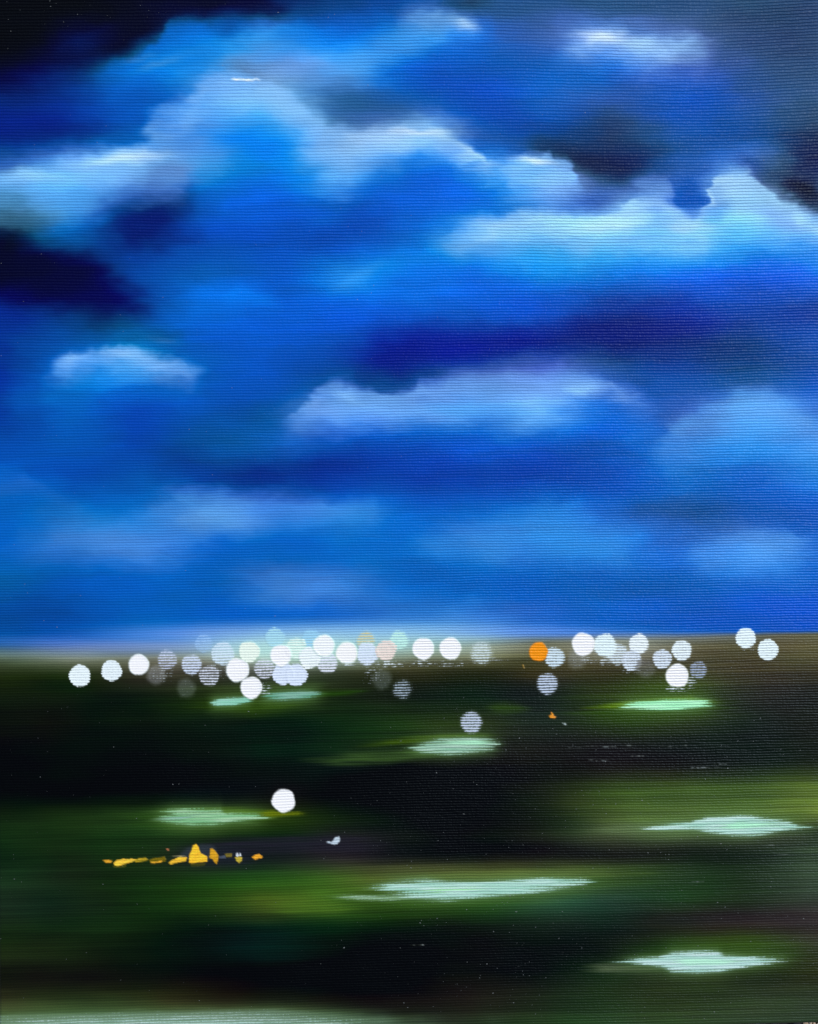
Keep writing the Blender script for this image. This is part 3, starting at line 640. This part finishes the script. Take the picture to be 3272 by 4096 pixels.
def paint_material():
    m_, t, p = nodes('oil paint on ribbed canvas'); q = NT(t)
    co = q.n('ShaderNodeTexCoord').outputs['Object']
    rib = q.attr('Rib')
    # broken, slightly twisted threads
    tw1 = q.noise(co, 1.0, 3.0, .6, (95, 520, 1))
    tw2 = q.noise(co, 1.0, 2.0, .5, (700, 700, 1))
    phs = q.m('ADD', rib, q.m('MULTIPLY', q.m('SUBTRACT', tw1, .5), .55))
    phs = q.m('ADD', phs, q.m('MULTIPLY', q.m('SUBTRACT', tw2, .5), .35))
    hr = q.m('MULTIPLY_ADD', q.m('SINE', q.m('MULTIPLY', phs, 2 * math.pi)), .5, .5)
    warp = q.noise(co, 1.0, 1.0, .5, (1150, 260, 1))            # cross threads
    gr = q.noise(co, 900.0, 3.0, .6)
    slack = q.noise(co, 22.0, 2.0)                               # paint fills the weave unevenly
    ribk = q.m('MULTIPLY_ADD', slack, 1.3, .15)
    sx = q.n('ShaderNodeSeparateXYZ'); q.put(sx.inputs[0], co)
    # ribs stand higher towards the upper right: the light's angle built into the relief
    ribk = q.m('MULTIPLY', ribk, q.m('MULTIPLY_ADD', q.m('ADD', sx.outputs[0], q.m('MULTIPLY', sx.outputs[1], .5)), 1.6, 1.02))
    cr = q.m('ADD', q.m('MULTIPLY', hr, .62), q.m('ADD', q.m('MULTIPLY', warp, .42), q.m('MULTIPLY_ADD', gr, .5, -.28)))
    cov = q.attr('Cover')
    tt = q.m('DIVIDE', q.m('ADD', q.m('SUBTRACT', cr, 1.0), q.m('MULTIPLY', cov, 1.45)), .40, clamp=True)
    tt = q.m('MULTIPLY', tt, q.m('GREATER_THAN', cov, .004))
    base = q.mix(tt, q.attr('Under', 'Color'), q.attr('Over', 'Color'))
    # glints off glossy bumps, put into the base colour as light grey specks
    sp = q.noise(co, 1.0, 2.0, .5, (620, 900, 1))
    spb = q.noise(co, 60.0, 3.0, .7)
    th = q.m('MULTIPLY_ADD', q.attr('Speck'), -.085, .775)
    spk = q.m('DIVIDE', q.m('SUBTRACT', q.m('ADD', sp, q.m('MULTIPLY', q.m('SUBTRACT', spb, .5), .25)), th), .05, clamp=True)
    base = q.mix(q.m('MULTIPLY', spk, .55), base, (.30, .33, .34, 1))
    q.put(p.inputs['Base Color'], base)
    q.put(p.inputs['Roughness'], q.m('MULTIPLY_ADD', gr, .15, .33))
    p.inputs['Specular IOR Level'].default_value = 0.12
    p.inputs['Specular Tint'].default_value = (.62, .80, 1, 1)     # blue sky glare put into the highlight colour
    hgt = q.m('ADD', q.m('MULTIPLY', q.m('MULTIPLY', hr, ribk), .00018), q.m('MULTIPLY', warp, .00007))
    hgt = q.m('ADD', hgt, q.m('MULTIPLY', gr, .00003))
    hgt = q.m('ADD', hgt, q.m('MULTIPLY', q.attr('Relief'), .00016))
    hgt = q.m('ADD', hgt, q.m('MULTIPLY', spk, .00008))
    b = q.n('ShaderNodeBump'); b.inputs['Strength'].default_value = 1.0; b.inputs['Distance'].default_value = 1.0
    q.put(b.inputs['Height'], hgt); q.put(p.inputs['Normal'], b.outputs[0])
    return m_
PAINT = paint_material()

# ------------------------------------------------------------------ the painting: one thing, many parts
painting = bpy.data.objects.new('painting', None); col.objects.link(painting)
painting.empty_display_size = .05
painting['label'] = 'oil painting on ribbed canvas of blue clouds over dark fields and soft city lights'
painting['category'] = 'painting'

def mesh_np(name, co_, faces, mat, parent=None, smooth_=True):
    me = bpy.data.meshes.new(name)
    me.vertices.add(len(co_)); me.vertices.foreach_set('co', np.ascontiguousarray(co_, dtype=np.float32).ravel())
    nf, k_ = faces.shape
    me.loops.add(nf * k_); me.loops.foreach_set('vertex_index', faces.astype(np.int32).ravel())
    me.polygons.add(nf); me.polygons.foreach_set('loop_start', np.arange(0, nf * k_, k_, dtype=np.int32))
    me.polygons.foreach_set('use_smooth', np.full(nf, smooth_))
    me.update(calc_edges=True); me.materials.append(mat)
    o = bpy.data.objects.new(name, me); col.objects.link(o)
    if parent is not None: o.parent = parent
    return o

def setattrs(me, ids):
    n = len(ids)
    for nm, arr in (('Under', PIG), ('Over', PIGO)):
        a = me.attributes.new(nm, 'FLOAT_COLOR', 'POINT')
        v = np.ones((n, 4), np.float32); v[:, :3] = arr.reshape(-1, 3)[ids]
        a.data.foreach_set('color', v.ravel())
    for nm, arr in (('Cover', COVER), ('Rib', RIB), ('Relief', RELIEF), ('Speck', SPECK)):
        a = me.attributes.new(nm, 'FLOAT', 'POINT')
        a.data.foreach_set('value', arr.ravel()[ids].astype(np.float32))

VX, VY = wx(X), wy(Y)
CO = np.stack([VX, VY, np.full_like(VX, TOP)], -1).reshape(-1, 3)
idx = np.arange(NX * NY).reshape(NY, NX)
Q = np.stack([idx[:-1, :-1], idx[1:, :-1], idx[1:, 1:], idx[:-1, 1:]], -1).reshape(-1, 4)
QP = PART[:-1, :-1].reshape(-1)
for pid, (name, label) in enumerate(parts):
    f = Q[QP == pid]
    if len(f) < 3: continue
    ids, inv = np.unique(f, return_inverse=True)
    o = mesh_np(name, CO[ids], inv.reshape(f.shape), PAINT, painting)
    setattrs(o.data, ids)
    if label: o['label'] = label

# wrapped canvas edge: the paint rolls over a small radius and runs down the sides
loop_ = np.concatenate([idx[0, :-1], idx[:-1, -1], idx[-1, :0:-1], idx[:0:-1, 0]])
P0 = CO[loop_]
nrm = np.roll(P0, -1, 0) - np.roll(P0, 1, 0)
nrm = np.stack([-nrm[:, 1], nrm[:, 0]], -1); nrm /= np.linalg.norm(nrm, axis=1)[:, None] + 1e-12
cen = P0.mean(0)
sg = np.sign(np.sum(nrm * (P0[:, :2] - cen[:2]), 1)); nrm *= sg[:, None]
R = 0.0016
rings = [P0]
for a in np.linspace(0, math.pi / 2, 6)[1:]:
    r_ = P0.copy(); r_[:, :2] += nrm * R * math.sin(a); r_[:, 2] = TOP - R * (1 - math.cos(a)); rings.append(r_)
r_ = rings[-1].copy(); r_[:, 2] = 0.0012; rings.append(r_)
n_ = len(P0); vv = np.concatenate(rings); ff = []
for k_ in range(len(rings) - 1):
    a = np.arange(n_) + k_ * n_; b = np.roll(np.arange(n_), -1) + k_ * n_
    ff.append(np.stack([a, b, b + n_, a + n_], -1))
o = mesh_np('canvas_edge', vv, np.concatenate(ff), PAINT, painting)
setattrs(o.data, np.tile(loop_, len(rings)))
# run the rib pattern on down the sides
# stretcher bars under the cloth
wood, t, p = nodes('pale pine'); q = NT(t)
wco = q.n('ShaderNodeTexCoord').outputs['Object']
q.put(p.inputs['Base Color'], q.mix(q.noise(wco, 1.0, 4, .6, (30, 400, 30)), (.42, .29, .16, 1), (.55, .41, .25, 1)))
p.inputs['Roughness'].default_value = .7
def bar(x0, y0, x1, y1):
    z0, z1 = .001, TOP - .0006; b = .0012
    v = []; 
    for z, i_ in ((z0, 0), (z0 + b, -b), (z1 - b, -b), (z1, 0)):
        for (sx, sy) in ((0, 0), (1, 0), (1, 1), (0, 1)):
            x = (x0 - i_ * 0 if sx == 0 else x1); y = (y0 if sy == 0 else y1)
            ins = b if i_ == 0 else 0
            x += ins if sx == 0 else -ins; y += ins if sy == 0 else -ins
            v.append((x, y, z))
    f = [(0, 3, 2, 1), (12, 13, 14, 15)]
    for k_ in range(3):
        for j in range(4):
            a, c = k_ * 4 + j, k_ * 4 + (j + 1) % 4
            f.append((a, c, c + 4, a + 4))
    mesh_np('stretcher_bar', np.array(v), np.array(f), wood, painting, False)
xa, xb = float(wx(20)), float(wx(3255)); ya, yb = float(wy(4060)), float(wy(-15)); bw = .035
bar(xa, ya, xa + bw, yb); bar(xb - bw, ya, xb, yb)
bar(xa + bw + .0003, yb - bw, xb - bw - .0003, yb); bar(xa + bw + .0003, ya, xb - bw - .0003, ya + bw)

# ------------------------------------------------------------------ ground with coarse grit
gm, t, p = nodes('gritty paving'); q = NT(t)
gco = q.n('ShaderNodeTexCoord').outputs['Object']
vo = q.n('ShaderNodeTexVoronoi'); q.put(vo.inputs['Vector'], gco); vo.inputs['Scale'].default_value = 380
cr = q.n('ShaderNodeValToRGB'); q.put(cr.inputs[0], q.noise(vo.outputs['Position'], 900, 1))
for e, c_ in zip((0, 1), ((.05, .035, .025, 1), (.40, .34, .28, 1))): cr.color_ramp.elements[e].color = c_
cr.color_ramp.elements[0].position = .35; cr.color_ramp.elements[1].position = .7
q.put(p.inputs['Base Color'], cr.outputs[0]); p.inputs['Roughness'].default_value = .85
b = q.n('ShaderNodeBump'); b.inputs['Distance'].default_value = .0015; b.invert = True
q.put(b.inputs['Height'], vo.outputs['Distance']); q.put(p.inputs['Normal'], b.outputs[0])
gs = 60.0
g = mesh_np('ground', np.array([(-gs, -gs, -.0004), (gs, -gs, -.0004), (gs, gs, -.0004), (-gs, gs, -.0004)]), np.array([(0, 1, 2, 3)]), gm)
g['kind'] = 'structure'

sm, t, p = nodes('mixed grit'); q = NT(t)
ca = q.attr('Stone', 'Color')
sco = q.n('ShaderNodeTexCoord').outputs['Object']
q.put(p.inputs['Base Color'], q.mix(q.m('MULTIPLY', q.noise(sco, 1600, 3, .7), .55), ca, (.12, .09, .07, 1)))
p.inputs['Roughness'].default_value = .75
gold = (1 + 5 ** .5) / 2
ico = np.array([(-1, gold, 0), (1, gold, 0), (-1, -gold, 0), (1, -gold, 0), (0, -1, gold), (0, 1, gold), (0, -1, -gold), (0, 1, -gold), (gold, 0, -1), (gold, 0, 1), (-gold, 0, -1), (-gold, 0, 1)]) / math.sqrt(1 + gold ** 2)
icf = np.array([(0, 11, 5), (0, 5, 1), (0, 1, 7), (0, 7, 10), (0, 10, 11), (1, 5, 9), (5, 11, 4), (11, 10, 2), (10, 7, 6), (7, 1, 8), (3, 9, 4), (3, 4, 2), (3, 2, 6), (3, 6, 8), (3, 8, 9), (4, 9, 5), (2, 4, 11), (6, 2, 10), (8, 6, 7), (9, 8, 1)])
# one subdivision
vs = [tuple(v) for v in ico]; cache = {}
def mid(a, b_):
    k_ = (min(a, b_), max(a, b_))
    if k_ not in cache:
        v = (np.array(vs[a]) + np.array(vs[b_])); v /= np.linalg.norm(v); vs.append(tuple(v)); cache[k_] = len(vs) - 1
    return cache[k_]
f2 = []
for a, b_, c_ in icf:
    ab, bc, cc_ = mid(a, b_), mid(b_, c_), mid(c_, a); f2 += [(a, ab, cc_), (b_, bc, ab), (c_, cc_, bc), (ab, bc, cc_)]
SPH = np.array(vs); SF = np.array(f2)
r_ = np.random.RandomState(5); N = 16000
hx, hy = .2045, .2535
px, py = [], []
while len(px) < N:
    x, y = r_.uniform(-hx - .045, hx + .045), r_.uniform(-hy - .05, hy + .045)
    if (abs(x) > hx - .004) or (abs(y) > hy - .008): px.append(x); py.append(y)
px, py = np.array(px), np.array(py)
rad = r_.uniform(.0008, .0019, N) * np.where(r_.rand(N) < .12, 1.5, 1)
sc = np.stack([rad * r_.uniform(.8, 1.3, N), rad * r_.uniform(.8, 1.3, N), rad * r_.uniform(.5, .8, N)], -1)
base_v = SPH[None] * (1 + .16 * r_.uniform(-1, 1, (N, len(SPH), 1))) * sc[:, None]
th_ = r_.uniform(0, 6.283, N); cs, sn_ = np.cos(th_)[:, None], np.sin(th_)[:, None]
bx_ = base_v[..., 0] * cs - base_v[..., 1] * sn_ + px[:, None]
by_ = base_v[..., 0] * sn_ + base_v[..., 1] * cs + py[:, None]
bz_ = base_v[..., 2] + (rad * r_.uniform(.1, .9, N))[:, None]
gv = np.stack([bx_, by_, bz_], -1).reshape(-1, 3)
gf = (SF[None] + (np.arange(N) * len(SPH))[:, None, None]).reshape(-1, 3)
gr = mesh_np('gravel', gv, gf, sm, None, False)
pal = np.array([(.42, .30, .21), (.34, .24, .17), (.50, .38, .28), (.60, .55, .50), (.75, .72, .70), (.16, .12, .10), (.30, .27, .25)])
pc = pal[r_.choice(7, N, p=[.24, .2, .16, .12, .1, .1, .08])]
a = gr.data.attributes.new('Stone', 'FLOAT_COLOR', 'POINT')
v4 = np.ones((N * len(SPH), 4), np.float32); v4[:, :3] = np.repeat(pc, len(SPH), 0); a.data.foreach_set('color', v4.ravel())
gr['kind'] = 'stuff'
gr['label'] = 'coarse brown and white grit under the lower right corner of the painting'
gr['category'] = 'gravel'
